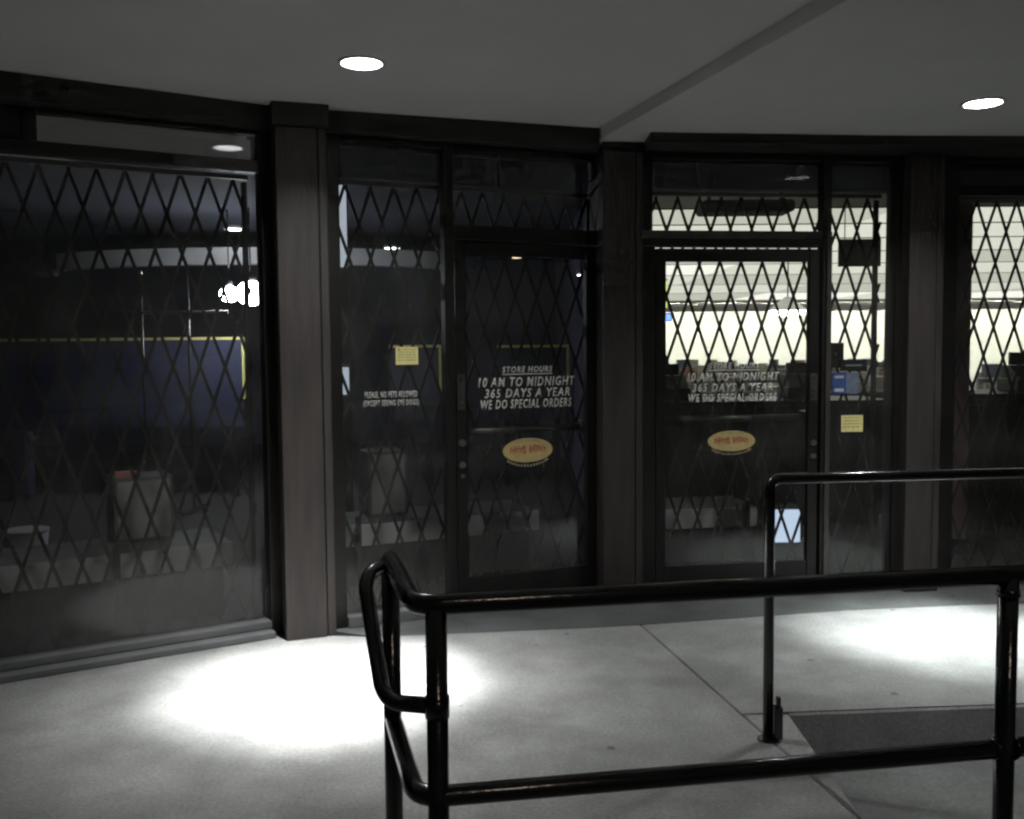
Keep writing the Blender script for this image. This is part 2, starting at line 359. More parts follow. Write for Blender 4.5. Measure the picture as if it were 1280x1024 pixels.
# left door
def door(f, u0, u1, zt):
    d = fempty('door', f)
    s = 0.062
    bar(d, 'stile', u0, u0 + s, 0.012, zt, -0.022, 0.022); bar(d, 'stile', u1 - s, u1, 0.012, zt, -0.022, 0.022)
    bar(d, 'bottom_rail', u0 + s + 0.001, u1 - s - 0.001, 0.012, 0.19, -0.021, 0.021); bar(d, 'top_rail', u0 + s + 0.001, u1 - s - 0.001, zt - 0.075, zt, -0.021, 0.021)
    MB().box(u0 + s - 0.004, u1 - s + 0.004, -0.004, 0.004, 0.186, zt - 0.072).build('pane', 'glass', d)
    return d
dM = door('M', 0.640, 1.515, 2.06)
w = fempty('transom_window', 'M')
bar(w, 'transom_bar', 0.634, 1.6, 2.068, 2.15, -0.034, 0.034)
bar(w, 'top_rail', 0.634, 1.6, 2.55, ZF - 0.003, -0.03, 0.03)
bar(w, 'jamb', 1.52, 1.62, 0.0, 2.066, -0.033, 0.033)
pane(w, 0.634, 1.6, 2.148, 2.552)
dR = door('R', 0.060, 1.052, 2.04)
w = fempty('transom_window', 'R')
bar(w, 'jamb', -0.03, 0.054, 0.0, 2.046, -0.035, 0.04)
bar(w, 'transom_bar', -0.03, 1.055, 2.048, 2.095, -0.036, 0.036)
bar(w, 'transom_bar', -0.03, 1.055, 2.097, 2.14, -0.046, 0.036, 'alu')
bar(w, 'jamb', -0.03, 0.04, 2.142, ZF - 0.003, -0.03, 0.03)
bar(w, 'top_rail', 0.042, 1.055, 2.545, ZF - 0.003, -0.03, 0.03)
pane(w, 0.038, 1.057, 2.138, 2.548)
w = fempty('window', 'R')
bar(w, 'mullion', 1.060, 1.082, 0.0, ZF - 0.003, -0.04, 0.04)
bar(w, 'cover_strip', 1.084, 1.117, 0.0, 2.14, -0.046, 0.03, 'alu')
bar(w, 'mullion', 1.084, 1.117, 2.142, ZF - 0.003, -0.035, 0.03)
bar(w, 'sill', 1.119, 1.52, 0.0, 0.06, -0.04, 0.04, 'mid_grey'); bar(w, 'top_rail', 1.119, 1.52, 2.545, ZF - 0.003, -0.03, 0.03)
bar(w, 'jamb', 1.522, 1.62, 0.0, ZF - 0.003, -0.035, 0.05)
pane(w, 1.116, 1.523, 0.058, 2.548)
# right window
w = fempty('window', 'W')
bar(w, 'jamb', 0.0, 0.165, 0.0, ZF - 0.003, -0.05, 0.05)
bar(w, 'sill', 0.167, 2.6, 0.0, 0.06, -0.06, 0.04, 'mid_grey'); bar(w, 'head_bar', 0.167, 2.6, 2.36, 2.42, -0.035, 0.035)
bar(w, 'top_rail', 0.167, 2.6, 2.56, ZF - 0.003, -0.03, 0.03)
pane(w, 0.164, 2.6, 0.058, 2.362); pane(w, 0.164, 2.6, 2.418, 2.562)
bar(w, 'end_jamb', 2.602, 2.7, 0.0, ZF - 0.003)
MB().box(2.702, 6.0, -0.02, 0.25, 0, 2.6).build('wall', 'brown', w)

# door hardware and lettering
def plate(d, u, z0, z1, w=0.042):
    MB().box(u - w / 2, u + w / 2, -0.026, -0.0225, z0, z1, 0.001).build('pull_plate', 'alu', d)
    h = (z1 - z0 - 0.03) / 4
    for i, ch in enumerate('PULL'):
        link('lettering', text_mesh(ch, 0.020, h * 0.78, 0, 0.03), 'black', d, (u - 0.010, -0.0265, z1 - 0.012 - h * (i + 1) + h * 0.1))
def lock(d, u, z, r):
    MB().cyl((u, -0.0225, z), (u, -0.034, z), r, 18).cyl((u, -0.034, z), (u, -0.038, z), r * 0.55, 14).build('lock', 'bright_steel', d)
plate(dM, 0.668, 1.139, 1.335); lock(dM, 0.671, 0.955, 0.02); lock(dM, 0.671, 0.832, 0.018); lock(dM, 0.671, 0.77, 0.01)
plate(dR, 1.022, 1.15, 1.31); lock(dR, 1.022, 0.90, 0.018); lock(dR, 1.022, 0.82, 0.016)
for d, u0, u1, z in ((dM, 0.66, 1.50, 1.005), (dR, 0.08, 1.03, 1.045)):
    MB().tube([(u0 + 0.02, 0.08, z), (u1 - 0.02, 0.08, z)], 0.02).box(u0, u0 + 0.05, 0.0225, 0.09, z - 0.04, z + 0.04, 0.004).box(u1 - 0.05, u1, 0.0225, 0.09, z - 0.04, z + 0.04, 0.004).build('push_bar', 'dull_steel', d)
GY = -0.0048
def line(d, txt, u0, u1, z0, z1, shear=0.20, bold=0.016, mat='letters'):
    return link('lettering', text_mesh(txt, u1 - u0, z1 - z0, shear, bold), mat, d, (u0, GY, z0))
line(dM, 'STORE HOURS', 0.925, 1.238, 1.338, 1.372)
MB().box(0.925, 1.238, GY - 0.0006, GY, 1.326, 1.331).build('underline', 'letters', dM)
line(dM, '10 AM TO MIDNIGHT', 0.778, 1.384, 1.258, 1.312)
line(dM, '365 DAYS A YEAR', 0.816, 1.352, 1.196, 1.248)
line(dM, 'WE DO SPECIAL ORDERS', 0.792, 1.362, 1.134, 1.186)
line(dR, 'STORE HOURS', 0.385, 0.690, 1.345, 1.378)
MB().box(0.385, 0.690, GY - 0.0006, GY, 1.333, 1.338).build('underline', 'letters', dR)
line(dR, '10 AM TO MIDNIGHT', 0.255, 0.815, 1.272, 1.322)
line(dR, '365 DAYS A YEAR', 0.285, 0.775, 1.211, 1.259)
line(dR, 'WE DO SPECIAL ORDERS', 0.262, 0.800, 1.150, 1.198)
nw = [o for o in store.children if o.name.startswith('window')]
wM = nw[1]; wR = nw[2]
line(wM, 'PLEASE, NO PETS ALLOWED', 0.128, 0.420, 1.213, 1.251, 0.0, 0.006)
line(wM, '(EXCEPT SEEING EYE DOGS)', 0.118, 0.428, 1.165, 1.205, 0.0, 0.006)

def facet_thing(name, f, u, z, label, cat, group=None, v=GY):
    (ox, oy), a = FAC[f]; return tag(empty(name, fx(f, u, v, z), R(a)), label, cat, group)
def oval(f, u, z, w, h, label):
    t = facet_thing('oval_sticker', f, u, z, label, 'sticker', 'oval stickers on the two doors')
    n = 40
    m = MB(); m.prism([(w / 2 * math.cos(2 * math.pi * k / n), h / 2 * math.sin(2 * math.pi * k / n)) for k in range(n)], 0, 0.0006)
    o = m.build('oval', 'oval_yellow', t); o.rotation_euler = (R(90), 0, 0)
    m = MB(); rnd = random.Random(3)
    for (a, b) in ((-0.355, -0.05), (0.03, 0.34)):      # two groups of worn red strokes, too blurred to read
        k = a
        while k < b:
            hh = h * rnd.uniform(0.11, 0.18); x = k * w; ww = w * rnd.uniform(0.012, 0.022); z_ = h * (0.03 + rnd.uniform(-0.02, 0.03))
            m.box(x, x + ww, -0.0014, -0.0008, z_ - hh, z_ + hh)
            zz = rnd.uniform(-hh, hh * 0.6); m.box(x + ww + 0.0004, x + ww + w * 0.016, -0.0013, -0.0008, z_ + zz, z_ + zz + hh * 0.5)
            k += rnd.uniform(0.034, 0.046)
    m.build('lettering', 'oval_red', t)
    m = MB()
    for i in range(15):                                   # arc of small pale marks under the oval
        a = R(222 + 96 * i / 14); x = w * 0.53 * math.cos(a); z_ = h * 0.64 * math.sin(a) + h * 0.02
        m.box(x - 0.0062, x + 0.0032, -0.0012, 0, z_ - 0.008, z_ + 0.008 * rnd.uniform(0.3, 1))
    m.build('arc_lettering', 'oval_grey', t)
    m = MB()
    for i in range(11):
        a = R(60 + 60 * i / 10); x = w * 0.43 * math.cos(a); z_ = h * 0.40 * math.sin(a)
        m.box(x - 0.004, x + 0.004, -0.0013, -0.0008, z_ - 0.006, z_ + 0.005)
    m.build('arc_lettering', 'oval_grey', t)
oval('M', 1.080, 0.892, 0.315, 0.140, 'yellow oval sticker with worn red lettering on the left door')
oval('R', 0.525, 0.918, 0.290, 0.122, 'yellow oval sticker with worn red lettering on the right door')
def note(f, u0, u1, z0, z1, label, lines):
    t = facet_thing('paper_notice', f, (u0 + u1) / 2, (z0 + z1) / 2, label, 'notice', 'yellow paper notices')
    w, h = (u1 - u0) / 2, (z1 - z0) / 2
    MB().box(-w, w, -0.0008, 0, -h, h).build('sheet', 'yellow_paper', t)
    m = MB()
    for i in range(lines):
        z = h * 0.72 - i * (h * 1.5 / lines); k = -w * 0.8
        while k < w * 0.75:
            l = w * random.uniform(0.12, 0.4); m.box(k, min(k + l, w * 0.8), -0.0013, -0.0009, z - h * 0.06, z + h * 0.06); k += l + w * 0.08
    m.box(-w * 0.82, -w * 0.6, -0.0013, -0.0009, h * 0.55, h * 0.85) if lines > 4 else None
    m.build('print', 'note_ink', t)
note('M', 0.302, 0.428, 1.393, 1.488, 'yellow printed notice on the narrow window left of the doors', 5)
note('R', 1.205, 1.342, 0.957, 1.057, 'yellow notice low on the narrow window right of the right door', 4)
t = facet_thing('card_decal', 'R', 1.229, 1.249, 'blue and grey card decal on the narrow window above the yellow notice', 'decal')
MB().box(-0.084, 0.002, -0.001, 0, -0.063, 0.063).build('blue_square', 'blue_decal', t); MB().box(0.0025, 0.084, -0.001, 0, -0.063, 0.063).build('grey_square', 'grey_decal', t)
MB().box(-0.07, -0.012, -0.0016, -0.0011, -0.05, -0.03).build('print', 'pale_grey', t); MB().box(-0.07, -0.012, -0.0016, -0.0011, 0.03, 0.045).build('print', 'pale_grey', t)
t = facet_thing('black_sign', 'R', 1.275, 1.356, 'narrow black sign strip above the blue card decal', 'sign')
MB().box(-0.084, 0.084, -0.004, 0, -0.033, 0.033, 0.001).build('plate', 'black', t)
MB().box(-0.05, 0.055, -0.0046, -0.0042, -0.006, 0.004).build('print', 'mid_grey', t)
t = facet_thing('lock_box', 'R', 1.165, 1.34, 'dark wall box behind the glass beside the right door', 'box', v=0.006)
MB().box(-0.058, 0.058, 0, 0.07, 0.0, 0.15, 0.006).build('case', 'black', t); MB().cyl((0.01, -0.001, 0.085), (0.01, -0.006, 0.085), 0.028, 18).build('dial', 'steel', t)
MB().cyl((0.0, -0.0065, 0.08), (0.0, -0.010, 0.08), 0.009, 12).build('knob', 'bright_steel', t)

# ------------------------------------------------------------------ scissor gates behind the glass
def gate(f, u0, u1, label, v=0.16, z0=0.06, z1=2.36, hang=(), posts=()):
    (ox, oy), a = FAC[f]; p = fx(f, u0, v, 0)
    t = tag(empty('scissor_gate', p, R(a)), label, 'gate', 'folding lattice gates behind the glass')
    Wd = u1 - u0; cw, k = 0.132, 0.345
    riv = MB()
    for sgn in (1, -1):
        c = -(z1 - z0) * k - cw * 0.3 if sgn > 0 else -cw * 0.3
        while c < (Wd if sgn > 0 else Wd + (z1 - z0) * k):
            cc = c + random.uniform(-0.004, 0.004); kk = k * sgn * random.uniform(0.99, 1.01)
            # x = cc + kk*(z-z0)
            za, zb = z0, z1
            lim = sorted(((0 - cc) / kk + z0, (Wd - cc) / kk + z0)); za, zb = max(za, lim[0]), min(zb, lim[1])
            if zb - za > 0.06:
                xa, xb = cc + kk * (za - z0), cc + kk * (zb - z0)
                m = MB(); m.box(-0.0085, 0.0085, -0.002, 0.002, 0, 1)
                o = m.build('lattice_bar', 'steel', t)
                L = math.hypot(xb - xa, zb - za); o.location = (xa, -0.003 * sgn, za); o.rotation_euler = (0, math.atan2(xb - xa, zb - za), 0); o.scale = (1, 1, L)
            c += cw
    i = 0
    while i * cw / 2 < Wd + 1:
        j = 0
        while j * 0.1913 < z1 - z0:
            if (i + j) % 2 == 0:
                x = -cw * 0.3 + i * cw / 2; z = z0 + j * 0.1913
                if 0.01 < x < Wd - 0.01: riv.cyl((x, -0.0095, z), (x, -0.0065, z), 0.006, 6)
            j += 1
        i += 1
    tag(riv.build('rivet_heads', 'steel', t), kind='stuff')
    MB().box(0, Wd, -0.012, 0.012, z1 + 0.004, z1 + 0.028, 0.002).build('top_track', 'alu', t)
    MB().box(0, Wd, -0.012, 0.012, 0.004, 0.03, 0.002).build('floor_track', 'steel', t)
    for x in hang:
        pts = [(x, -0.03, z1 + 0.03), (x + 0.004, -0.03, z1 + 0.08), (x - 0.012, -0.028, z1 + 0.15), (x, -0.03, ZF - 0.01)]
        MB().tube(pts, 0.005, 8).build('hanger', 'alu', t)
    for x in posts: MB().box(x - 0.012, x + 0.012, -0.016, 0.016, 0.034, z1 - 0.01, 0.002).build('end_post', 'steel', t)
    return t
gate('L', -2.55, -0.14, 'lattice scissor gate behind the large window at far left', hang=(1.3, 2.2), posts=(0.02, 2.39))
gate('M', 0.0, 1.58, 'lattice scissor gate behind the dim left door and its side window', hang=(0.38, 0.98), posts=(0.015, 1.56))
gate('R', 0.02, 1.52, 'lattice scissor gate silhouetted behind the right door against bright shop', hang=(0.35,), posts=(0.015, 1.47))
gate('W', 0.17, 2.55, 'lattice scissor gate behind the bright window at far right', hang=(0.9,), posts=(0.015, 2.36))

# ------------------------------------------------------------------ shop interior: shell
tag(MB().prism([(-9, -0.4), (-3.45, 3.78), (-1.2, 5.16), (0.6, 5.91), (2.4, 6.06), (6.0, 6.31), (24, 6.31), (24, 37), (-9, 37)], -0.3, -0.003).build('shop_floor', 'carpet'), kind='structure')
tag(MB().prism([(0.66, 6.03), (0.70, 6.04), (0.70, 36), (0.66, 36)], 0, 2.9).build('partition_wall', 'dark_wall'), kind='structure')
tag(MB().prism([(0.702, 6.03), (0.74, 6.04), (0.74, 36), (0.702, 36)], 0, 2.9).build('partition_lining', 'cream'), kind='structure')
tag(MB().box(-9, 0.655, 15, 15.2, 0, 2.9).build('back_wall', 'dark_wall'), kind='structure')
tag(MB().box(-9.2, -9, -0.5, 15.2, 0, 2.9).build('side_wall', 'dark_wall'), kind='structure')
tag(MB().box(0.745, 24, 36, 36.2, 0, 2.95).build('back_wall', 'cream'), kind='structure')
tag(MB().box(24, 24.2, 6, 36.2, 0, 2.95).build('side_wall', 'cream'), kind='structure')
tag(MB().box(8.4, 24, 6.0, 6.2, 0, 2.95).build('front_wall', 'cream'), kind='structure')
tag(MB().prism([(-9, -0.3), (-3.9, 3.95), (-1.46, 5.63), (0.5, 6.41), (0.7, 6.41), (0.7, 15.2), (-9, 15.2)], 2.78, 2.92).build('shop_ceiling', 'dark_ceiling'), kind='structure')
tag(MB().box(0.702, 24.2, 6.41, 36.2, 2.80, 2.94).build('shop_ceiling', 'ceil_white'), kind='structure')
def bulkhead(f, u0, u1, z0, v=0.30):
    a, b, c, d = fxy(f, u0, v), fxy(f, u1, v), fxy(f, u1, v + 0.1), fxy(f, u0, v + 0.1)
    tag(MB().prism([a, b, c, d], z0, 2.79).build('bulkhead', 'dark_wall'), kind='structure')
bulkhead('L', -2.6, -0.15, 2.50); bulkhead('M', 0.02, 1.45, 2.42); bulkhead('R', -0.02, 1.75, 2.43); bulkhead('W', 0.1, 5.6, 2.38)

# ------------------------------------------------------------------ bright room on the right
added_tube_me = MB().cyl((-1.15, 0, 0.035), (1.15, 0, 0.035), 0.013, 8).mesh('tube')
vl = tag(empty('light_valance', (11.5, 33.1, 2.52)), 'grey valance hiding added tubes along the far ceiling edge of the bright shop', 'valance')
MB().box(-10.7, 11, 0, 0.04, 0, 0.21, 0.004).build('board', 'white_plastic', vl)
x = -9.5
while x < 10:
    link('tube', added_tube_me, 'tube', vl, (x, 0.3, 0.08)); MB().box(x - 1.2, x + 1.2, 0.27, 0.33, 0.14, 0.279, 0.003).build('housing', 'white_plastic', vl); x += 2.75  # unseen tubes added to brighten the back wall
t = tag(empty('glowing_ceiling', (0, 0, 2.80)), 'cream panel ceiling given its own glow, with dark grid lines in the bright shop', 'ceiling panels')  # glow put into the panels so the cream ceiling looks evenly bright
rows = [6.6, 7.5, 8.5, 9.6, 10.9, 12.4, 14.2, 16.4, 19.0, 22.2, 26.0, 30.5]
for ra, rb in zip(rows, rows[1:]):
    x = 0.80
    while x < min(0.56 * rb + 3.0, 21):
        MB().box(x + 0.02, x + 2.98, ra + 0.03, rb - 0.03, -0.012, -0.002).build('panel', random.choice(('luminous', 'luminous', 'luminous_dim', 'luminous_bright')) if ra > 9 else 'ceil_white', t); x += 3.0
    MB().box(0.75, min(0.56 * rb + 3.5, 22), rb - 0.022, rb + 0.022, -0.02, -0.001).build('grid_bar', 'prod_a', t)
t = tag(empty('ceiling_duct', (1.95, 8.1, 2.56)), 'dark duct under the ceiling behind the transom of the right door', 'duct')
MB().box(-0.38, 0.38, 0, 0.35, 0, 0.1, 0.03).build('duct_body', 'mid_grey', t)
for k in (-0.3, 0.3): MB().box(k - 0.015, k + 0.015, 0.15, 0.17, 0.101, 0.239).build('strap', 'black', t)
t = tag(empty('hanging_sign', (2.82, 8.0, 2.10)), 'blank grey sign hanging inside the narrow window right of the door', 'sign')
MB().box(-0.17, 0.17, 0, 0.03, 0, 0.22, 0.004).build('panel', 'pale_grey', t)
for k in (-0.12, 0.12): MB().cyl((k, 0.015, 0.221), (k, 0.015, 0.69), 0.004, 6).build('wire', 'black', t)
# counter and registers
def counter(x0, x1, y, h, label, mat='dark_wood'):
    t = tag(empty('counter', ((x0 + x1) / 2, y, 0)), label, 'counter'); w = (x1 - x0) / 2
    MB().box(-w, w, 0, 0.6, 0.08, h - 0.04, 0.004).build('cabinet', mat, t); MB().box(-w - 0.02, w + 0.02, -0.03, 0.63, h - 0.038, h, 0.006).build('counter_top', 'black', t)
    MB().box(-w + 0.03, w - 0.03, 0.04, 0.56, 0, 0.078).build('plinth', 'black', t)
    n = max(2, int(w * 2 / 0.7))
    for i in range(n):
        a = -w + 0.03 + i * (2 * w - 0.06) / n; MB().box(a + 0.015, a + (2 * w - 0.06) / n - 0.015, -0.014, -0.001, 0.12, h - 0.08, 0.004).build('front_panel', mat, t)
    return t
counter(1.0, 3.05, 8.0, 1.02, 'dark checkout counter seen through the right door')
counter(3.3, 6.2, 7.3, 1.10, 'dark counter behind the far right window')
def register(x, y, z, label):
    t = tag(empty('cash_register', (x, y, z)), label, 'cash register')
    MB().box(-0.16, 0.16, 0, 0.34, 0.001, 0.10, 0.01).build('drawer', 'black', t)
    MB().prism([(0, 0.102), (0.3, 0.102), (0.3, 0.2), (0.18, 0.2)], -0.14, 0.14).build('keyboard', 'black', t).matrix_local = Matrix(((0, 0, 1, 0), (1, 0, 0, 0), (0, 1, 0, 0), (0, 0, 0, 1)))
    MB().box(-0.1, 0.1, 0.24, 0.28, 0.202, 0.30, 0.006).build('display', 'black', t)
register(1.32, 8.1, 1.02, 'dark cash register at the left end of the checkout counter')
register(2.45, 8.15, 1.02, 'dark cash register in the middle of the checkout counter')
register(4.0, 7.45, 1.10, 'dark cash register behind the far right window')
# shelves with products
def gondola(x, y, n, label, h=1.0):
    t = tag(empty('gondola_shelf', (x, y, 0)), label, 'shelf', 'low shelf units in the bright shop'); w = 0.6 * n
    MB().box(-w, w, 0.20, 0.24, 0.12, h, 0.003).build('back_panel', 'pale_grey', t); MB().box(-w, w, 0, 0.44, 0, 0.118, 0.003).build('base', 'mid_grey', t)
    for z in (0.35, 0.62, 0.90): MB().box(-w, w, 0.01, 0.198, z, z + 0.02, 0.002).build('shelf_board', 'pale_grey', t)
    k = -w + 0.05
    while k < w - 0.15:
        ww = random.uniform(0.10, 0.26); hh = random.uniform(0.05, 0.22)
        MB().box(k, k + ww, 0.03, 0.18, 0.921, 0.921 + hh, 0.004).build('product', random.choice(('prod_a', 'prod_b', 'prod_c', 'prod_d', 'prod_e', 'prod_a')), t)
        if random.random() < 0.7: MB().box(k, k + ww, 0.05, 0.18, 0.641, 0.641 + random.uniform(0.12, 0.22), 0.004).build('product', random.choice(('prod_a', 'prod_b', 'prod_c', 'prod_d', 'prod_e')), t)
        k += ww + random.uniform(0.01, 0.08)
gondola(3.0, 11.5, 3, 'low shelf unit with boxes behind the checkout counter, through right door')
gondola(7.2, 11.0, 3, 'low shelf unit with boxes seen through the far right window')
gondola(4.2, 15.5, 4, 'second row shelf unit with boxes deeper in the bright shop')
gondola(9.6, 15.0, 4, 'long shelf unit deep behind the far right window')
gondola(6.5, 21.0, 5, 'farthest shelf unit along the cream back wall')
# pendant lamp, signs
def pendant(x, y, z, label):
    t = tag(empty('pendant_lamp', (x, y, z)), label, 'pendant lamp')
    MB().cyl((0, 0, 0.16), (0, 0, 2.80 - z), 0.008, 8).build('cord', 'black', t)
    MB().cyl((0, 0, 0.0), (0, 0, 0.15), 0.24, 28, 0.06, caps=False).cyl((0, 0, 0.15), (0, 0, 0.17), 0.06, 20, 0.03).build('shade', 'white_plastic', t)
    MB().sphere((0, 0, 0.0), 0.21, 0.32).build('diffuser', 'pendant_light', t)
pendant(3.36, 12.0, 1.87, 'glowing white pendant lamp hanging in the bright shop, through right door')
t = tag(empty('green_sign', (3.07, 20, 2.2)), 'small green lit hanging sign at the left of the bright shop', 'sign')
MB().box(-0.09, 0.09, 0, 0.06, 0.0, 0.55, 0.004).build('panel', 'sign_green', t); MB().box(-0.1, 0.1, 0.061, 0.09, -0.01, 0.59).build('case', 'mid_grey', t)
t = tag(empty('blue_sign', (3.1, 20, 1.95)), 'small blue lit sign below the green hanging sign', 'sign')
MB().box(-0.14, 0.14, 0, 0.05, 0.0, 0.12, 0.03).build('panel', 'sign_blue', t); MB().box(-0.16, 0.16, 0.051, 0.08, -0.02, 0.14).build('case', 'mid_grey', t)
t = tag(empty('interior_column', (3.13, 6.85, 0)), 'red painted column just inside the far right window', 'column')
MB().box(-0.065, 0.065, 0, 0.14, 0.10, 2.79, 0.01).build('shaft', 'red_paint', t); MB().box(-0.08, 0.08, -0.015, 0.155, 0, 0.098, 0.006).build('base', 'black', t)
t = tag(empty('lit_box', (1.99, 7.08, 0)), 'small glowing pale blue box on the floor behind the right door', 'light box')
MB().box(-0.11, 0.11, 0.012, 0.2, 0.03, 0.30, 0.01).build('case', 'mid_grey', t); MB().box(-0.10, 0.10, 0, 0.011, 0.04, 0.28, 0.004).build('panel', 'lightbox', t); MB().box(-0.09, 0.09, 0.03, 0.18, 0, 0.029).build('foot', 'black', t)

# ------------------------------------------------------------------ dim room on the left
def board(x0, x1, y, z0, z1, label, mat='blue_panel'):
    t = tag(empty('display_board', ((x0 + x1) / 2, y, 0)), label, 'display board', 'blue display boards with yellow edging'); w = (x1 - x0) / 2
    MB().box(-w, w, 0, 0.05, z0, z1, 0.003).build('panel', mat, t)
    MB().box(-w, w, -0.01, 0.03, z1 + 0.001, z1 + 0.026).build('edging', 'yellow_trim', t); MB().box(w + 0.001, w + 0.024, -0.01, 0.03, z0 + 0.28, z1 + 0.026).build('edging', 'yellow_trim', t)
    for s in (-1, 1): MB().box(s * (w - 0.1) - 0.03, s * (w - 0.1) + 0.03, 0.01, 0.05, 0, z0 - 0.002).build('leg', 'black', t)
board(-7.2, -2.67, 9.75, 0.70, 1.565, 'long blue display board with yellow edging behind the left window')
board(-1.28, -0.76, 10.3, 0.7, 1.47, 'small dark display board behind the window with the pets notice', 'dark_ceiling')
board(-0.15, 0.58, 10.4, 0.7, 1.46, 'small dark display board behind the left door', 'dark_ceiling')
def cover(name, cx, cy, r0, r1, z0, z1, a0, a1, label):
    n = 24; m = MB(); P = [(cx + r1 * math.cos(R(a0 + (a1 - a0) * i / n)), cy + r1 * 0.6 * math.sin(R(a0 + (a1 - a0) * i / n))) for i in range(n + 1)]
    Q = [(cx + r0 * math.cos(R(a0 + (a1 - a0) * i / n)), cy + r0 * 0.6 * math.sin(R(a0 + (a1 - a0) * i / n))) for i in range(n + 1)]
    for i in range(n):
        m.prism([P[i], P[i + 1], Q[i + 1], Q[i]], z0, z1)
    bmesh.ops.remove_doubles(m.bm, verts=m.bm.verts, dist=1e-5)
    return tag(m.build(name, 'white_plastic'), label, 'ceiling band')
cover('ceiling_band', -3.1, 12.3, 2.5, 2.75, 2.38, 2.56, 180, 350, 'curved pale band hanging from the dim shop ceiling')
for (x, y, z, r, mat, lab) in ((-1.53, 12.8, 2.77, 0.11, 'dark_lamp', 'small white downlight in the dim room above the yellow notice'),
                               (0.10, 14.3, 2.77, 0.10, 'dark_lamp_warm', 'small warm downlight in the dim room above the left door'),
                               (-2.95, 10.6, 2.77, 0.11, 'dark_lamp', 'small downlight in the dim room behind the left window'),
                               (0.56, 7.9, 2.07, 0.035, 'dark_lamp', 'small bright lamp seen at the right edge of the left door')):
    t = tag(empty('shop_downlight', (x, y, z)), lab, 'downlight', 'small downlights in the dim room')
    MB().cyl((0, 0, -0.03), (0, 0, -0.012), r * 0.85, 20).build('lens', mat, t); MB().cyl((0, 0, -0.026), (0, 0, 0.009), r * 1.05, 20, r).build('ring', 'white_plastic', t)
    if z < 2.5: MB().cyl((0, 0, 0.01), (0, 0, 2.779 - z), 0.006, 8).build('rod', 'black', t)
def globe(x, y, z, r, label):  # added glowing globes for a reflected street light; they also brighten the room
    t = tag(empty('reflected_light_globe', (x, y, z)), label, 'lamp', 'stand-in globes for reflected street lights')
    MB().sphere((0, 0, 0), r, 0.85).build('globe', 'globe_glow', t); MB().cyl((0, 0, r * 0.83), (0, 0, r * 0.83 + 0.05), r * 0.4, 16).build('cap', 'black', t)
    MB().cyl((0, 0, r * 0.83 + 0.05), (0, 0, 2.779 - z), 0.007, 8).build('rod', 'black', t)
globe(-2.42, 9.2, 1.99, 0.135, 'larger globe standing in for a street light reflected in the left window')
globe(-2.65, 9.3, 1.99, 0.09, 'smaller stand-in globe for a reflected street light beside the larger one')
# glowing strip added for the bright glints by the first pillar
t = tag(empty('glint_strip', (-1.29, 7.6, 0)), 'added glowing strip for the white glints beside the first pillar', 'glint strip')
MB().box(-0.03, 0.03, 0, 0.02, 1.12, 1.33, 0.004).build('lower_panel', 'strip_glow', t); MB().box(-0.035, 0.035, 0, 0.02, 2.1, 2.72, 0.004).build('upper_panel', 'strip_glow', t)
MB().box(-0.04, 0.04, 0.021, 0.06, 0.0, 2.77, 0.004).build('post', 'mid_grey', t)
# platforms and boxes built inside for pale bands and panels reflected in the glass
def platform(f, u0, u1, v, h, label):
    (ox, oy), a = FAC[f]
    t = tag(empty('reflection_platform', fx(f, (u0 + u1) / 2, v, 0), R(a)), label, 'platform', 'low display platforms inside the windows'); w = (u1 - u0) / 2
    MB().box(-w, w, 0.0, 0.5, h - 0.02, h, 0.004).build('top', 'mid_grey', t); MB().box(-w, w, -0.014, -0.001, h - 0.13, h, 0.003).build('front_board', 'pale_grey' if f == 'L' else 'white_plastic', t)  # pale front board imitates the reflected band
    MB().box(-w + 0.03, w - 0.03, 0.08, 0.45, 0.0, h - 0.022).build('base', 'black', t)
    k = -w + 0.25
    while k < w:
        MB().box(k - 0.016, k + 0.016, -0.05, -0.016, 0, h + 0.06, 0.004).build('post', 'black', t); k += 0.62
platform('L', -2.3, -0.2, 0.42, 0.42, 'reflected pale band built as a platform inside the large left window')
platform('M', 0.02, 1.5, 0.75, 0.40, 'reflected pale band built as a platform inside the left door and side window')
platform('R', 0.05, 1.0, 0.80, 0.38, 'reflected pale band built as a platform inside the right door')
def dbox(x, y, z, rz, w, h, label, pink=False):  # box stands for a grey panel reflected in the glass
    t = tag(empty('reflection_box', (x, y, z), R(rz)), label, 'box', 'reflected grey panels built as boxes')
    MB().box(-w / 2, w / 2, 0, 0.25, 0, h, 0.006).build('case', 'mid_grey', t); MB().box(-w / 2 + 0.02, w / 2 - 0.02, -0.006, -0.0005, 0.02, h - 0.02, 0.002).build('front_panel', 'pale_grey', t)
    if pink: MB().box(-w / 2 + 0.02, -w / 2 + 0.13, 0.02, 0.06, h + 0.001, h + 0.035).build('pink_card', 'pink', t)
dbox(-2.05, 5.42, 0.42, 31, 0.32, 0.36, 'reflected grey panel built as a box with pink card, left window', True)
dbox(-0.80, 6.27, 0.40, 24, 0.26, 0.42, 'reflected grey panel built as a box, window with the pets notice')
t = tag(empty('white_tub', (-3.3, 6.6, 0)), 'white plastic tub on the floor at the lower left window', 'tub')
MB().cyl((0, 0, 0), (0, 0, 0.26), 0.11, 24, 0.14).build('bucket', 'white_plastic', t); MB().cyl((0, 0, 0.261), (0, 0, 0.275), 0.145, 24).build('lid', 'white_plastic', t)

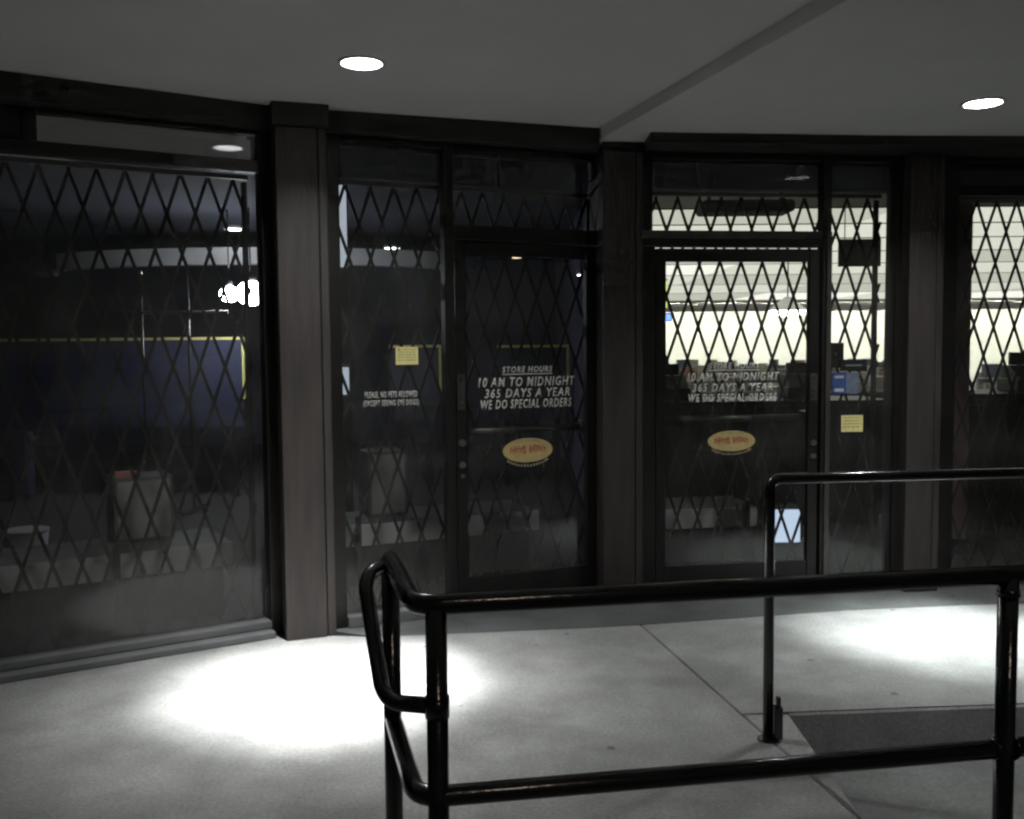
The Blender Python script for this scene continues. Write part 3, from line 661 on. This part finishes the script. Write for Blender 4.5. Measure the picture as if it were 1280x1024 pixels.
# ------------------------------------------------------------------ railings
def flange(par, x, y, z, r=0.045): MB().cyl((x, y, z), (x, y, z + 0.008), r, 20).build('base_flange', 'railpaint', par)
A = Vector((-0.150, 1.865, 0)); B = Vector((-0.288, 2.27, 0)); C = Vector((1.056, 2.068, 0)); dAC = (C - A).normalized()
D = C + dAC * 1.35
r = 0.0205
t = tag(empty('railing', A), 'near black pipe railing with looped end at lower centre', 'railing', 'black pipe railings')
def rel(p, z): return (p.x - A.x, p.y - A.y, z)
Ac = A - dAC * 0.012
MB().tube(round_path([rel(D, 1.0), rel(Ac - dAC * 0.03, 1.0), rel(B, 1.0)], 0.058), r).build('top_rail', 'railpaint', t)
MB().tube(round_path([rel(D, 0.62), rel(Ac - dAC * 0.03, 0.62), rel(B, 0.62)], 0.058), r).build('lower_rail', 'railpaint', t)
for p, z0 in ((A, 0.0), (B, 0.0), (C, 0.0), (D, -0.18)):
    MB().cyl(rel(p, z0 + 0.001), rel(p, 0.995), r * 1.02, 20).build('post', 'railpaint', t); flange(t, p.x - A.x, p.y - A.y, z0 + 0.0005)
loop = [rel(B, 0.995), (-0.335 - A.x, 2.17 - A.y, 0.985), (-0.262 - A.x, 1.93 - A.y, 0.785), rel(A, 0.80)]
MB().tube(round_path(loop, 0.05, 8), 0.0165).build('end_loop', 'railpaint', t)
A2 = Vector((0.955, 3.62, 0)); E2 = Vector((2.9, 3.78, 0))
t = tag(empty('railing', A2), 'far black pipe railing at the right, standing before the doors', 'railing', 'black pipe railings')
d2 = (E2 - A2); 
MB().tube(round_path([(0, 0, 0.001), (0, 0, 0.992), (d2.x, d2.y, 0.998)], 0.042, 8), 0.0195).build('top_rail', 'railpaint', t)
MB().tube([(0, 0, 0.61), (d2.x, d2.y, 0.61)], 0.0175).build('lower_rail', 'railpaint', t)
MB().cyl((d2.x, d2.y, -0.179), (d2.x, d2.y, 0.98), 0.0185, 16).build('post', 'railpaint', t); flange(t, 0, 0, 0.0005, 0.038); flange(t, d2.x, d2.y, -0.1795)
MB().box(0.022, 0.052, -0.02, 0.02, 0.0085, 0.13, 0.004).box(0.030, 0.046, -0.012, 0.012, 0.13, 0.165, 0.003).build('foot_bracket', 'railpaint', t)

# weld collars where rails meet posts
t = [o for o in bpy.data.objects if o.name.startswith('railing')][0]
for p in (C, D):
    MB().cyl(rel(p, 0.955), rel(p, 0.972), r * 1.22, 18, r * 1.05).build('weld_collar', 'railpaint', t)
    for s_ in (-1, 1):
        q = p + dAC * 0.03 * s_; q2 = p + dAC * 0.018 * s_; MB().cyl(rel(q, 0.62), rel(q2, 0.62), r * 1.05, 18, r * 1.3).build('weld_collar', 'railpaint', t)
MB().cyl(rel(A, 0.79 - 0.012), rel(A, 0.79 + 0.03), r * 1.16, 18).build('weld_collar', 'railpaint', t)
# rack standing in for a track light with two spot heads, dim room
t = tag(empty('track_light_standin', (-3.05, 8.9, 0)), 'chrome stand-in for a track light with two spot heads behind the left window', 'rack')
MB().tube([(-0.55, 0, 1.81), (0.50, 0, 1.81)], 0.014, 10).build('cross_bar', 'bright_steel', t)
for x in (-0.28, 0.14):
    MB().tube([(x, 0, 0.03), (x, 0, 2.15)], 0.013, 10).build('upright', 'dull_steel', t); MB().cyl((x, 0, 2.15), (x, 0, 2.19), 0.022, 12, 0.012).build('finial', 'bright_steel', t)
    MB().box(x - 0.03, x + 0.03, -0.25, 0.25, 0.0, 0.028, 0.004).build('foot', 'dull_steel', t)

t = tag(empty('blue_lit_panel', (-6.0, 9.6, 0)), 'blue panel painted for the blue-lit wall under the display board at far left', 'cabinet')  # blue colour stands in for blue light on the wall
MB().box(-1.2, 1.25, 0.0, 0.12, 0.06, 0.68, 0.004).build('carcass', 'blue_panel', t); MB().box(-1.15, 1.2, 0.02, 0.1, 0, 0.058).build('plinth', 'black', t)
for k in range(4): MB().box(-1.18 + k * 0.608, -1.18 + k * 0.608 + 0.59, -0.016, -0.001, 0.09, 0.65, 0.004).build('blue_facing', 'blue_panel', t)
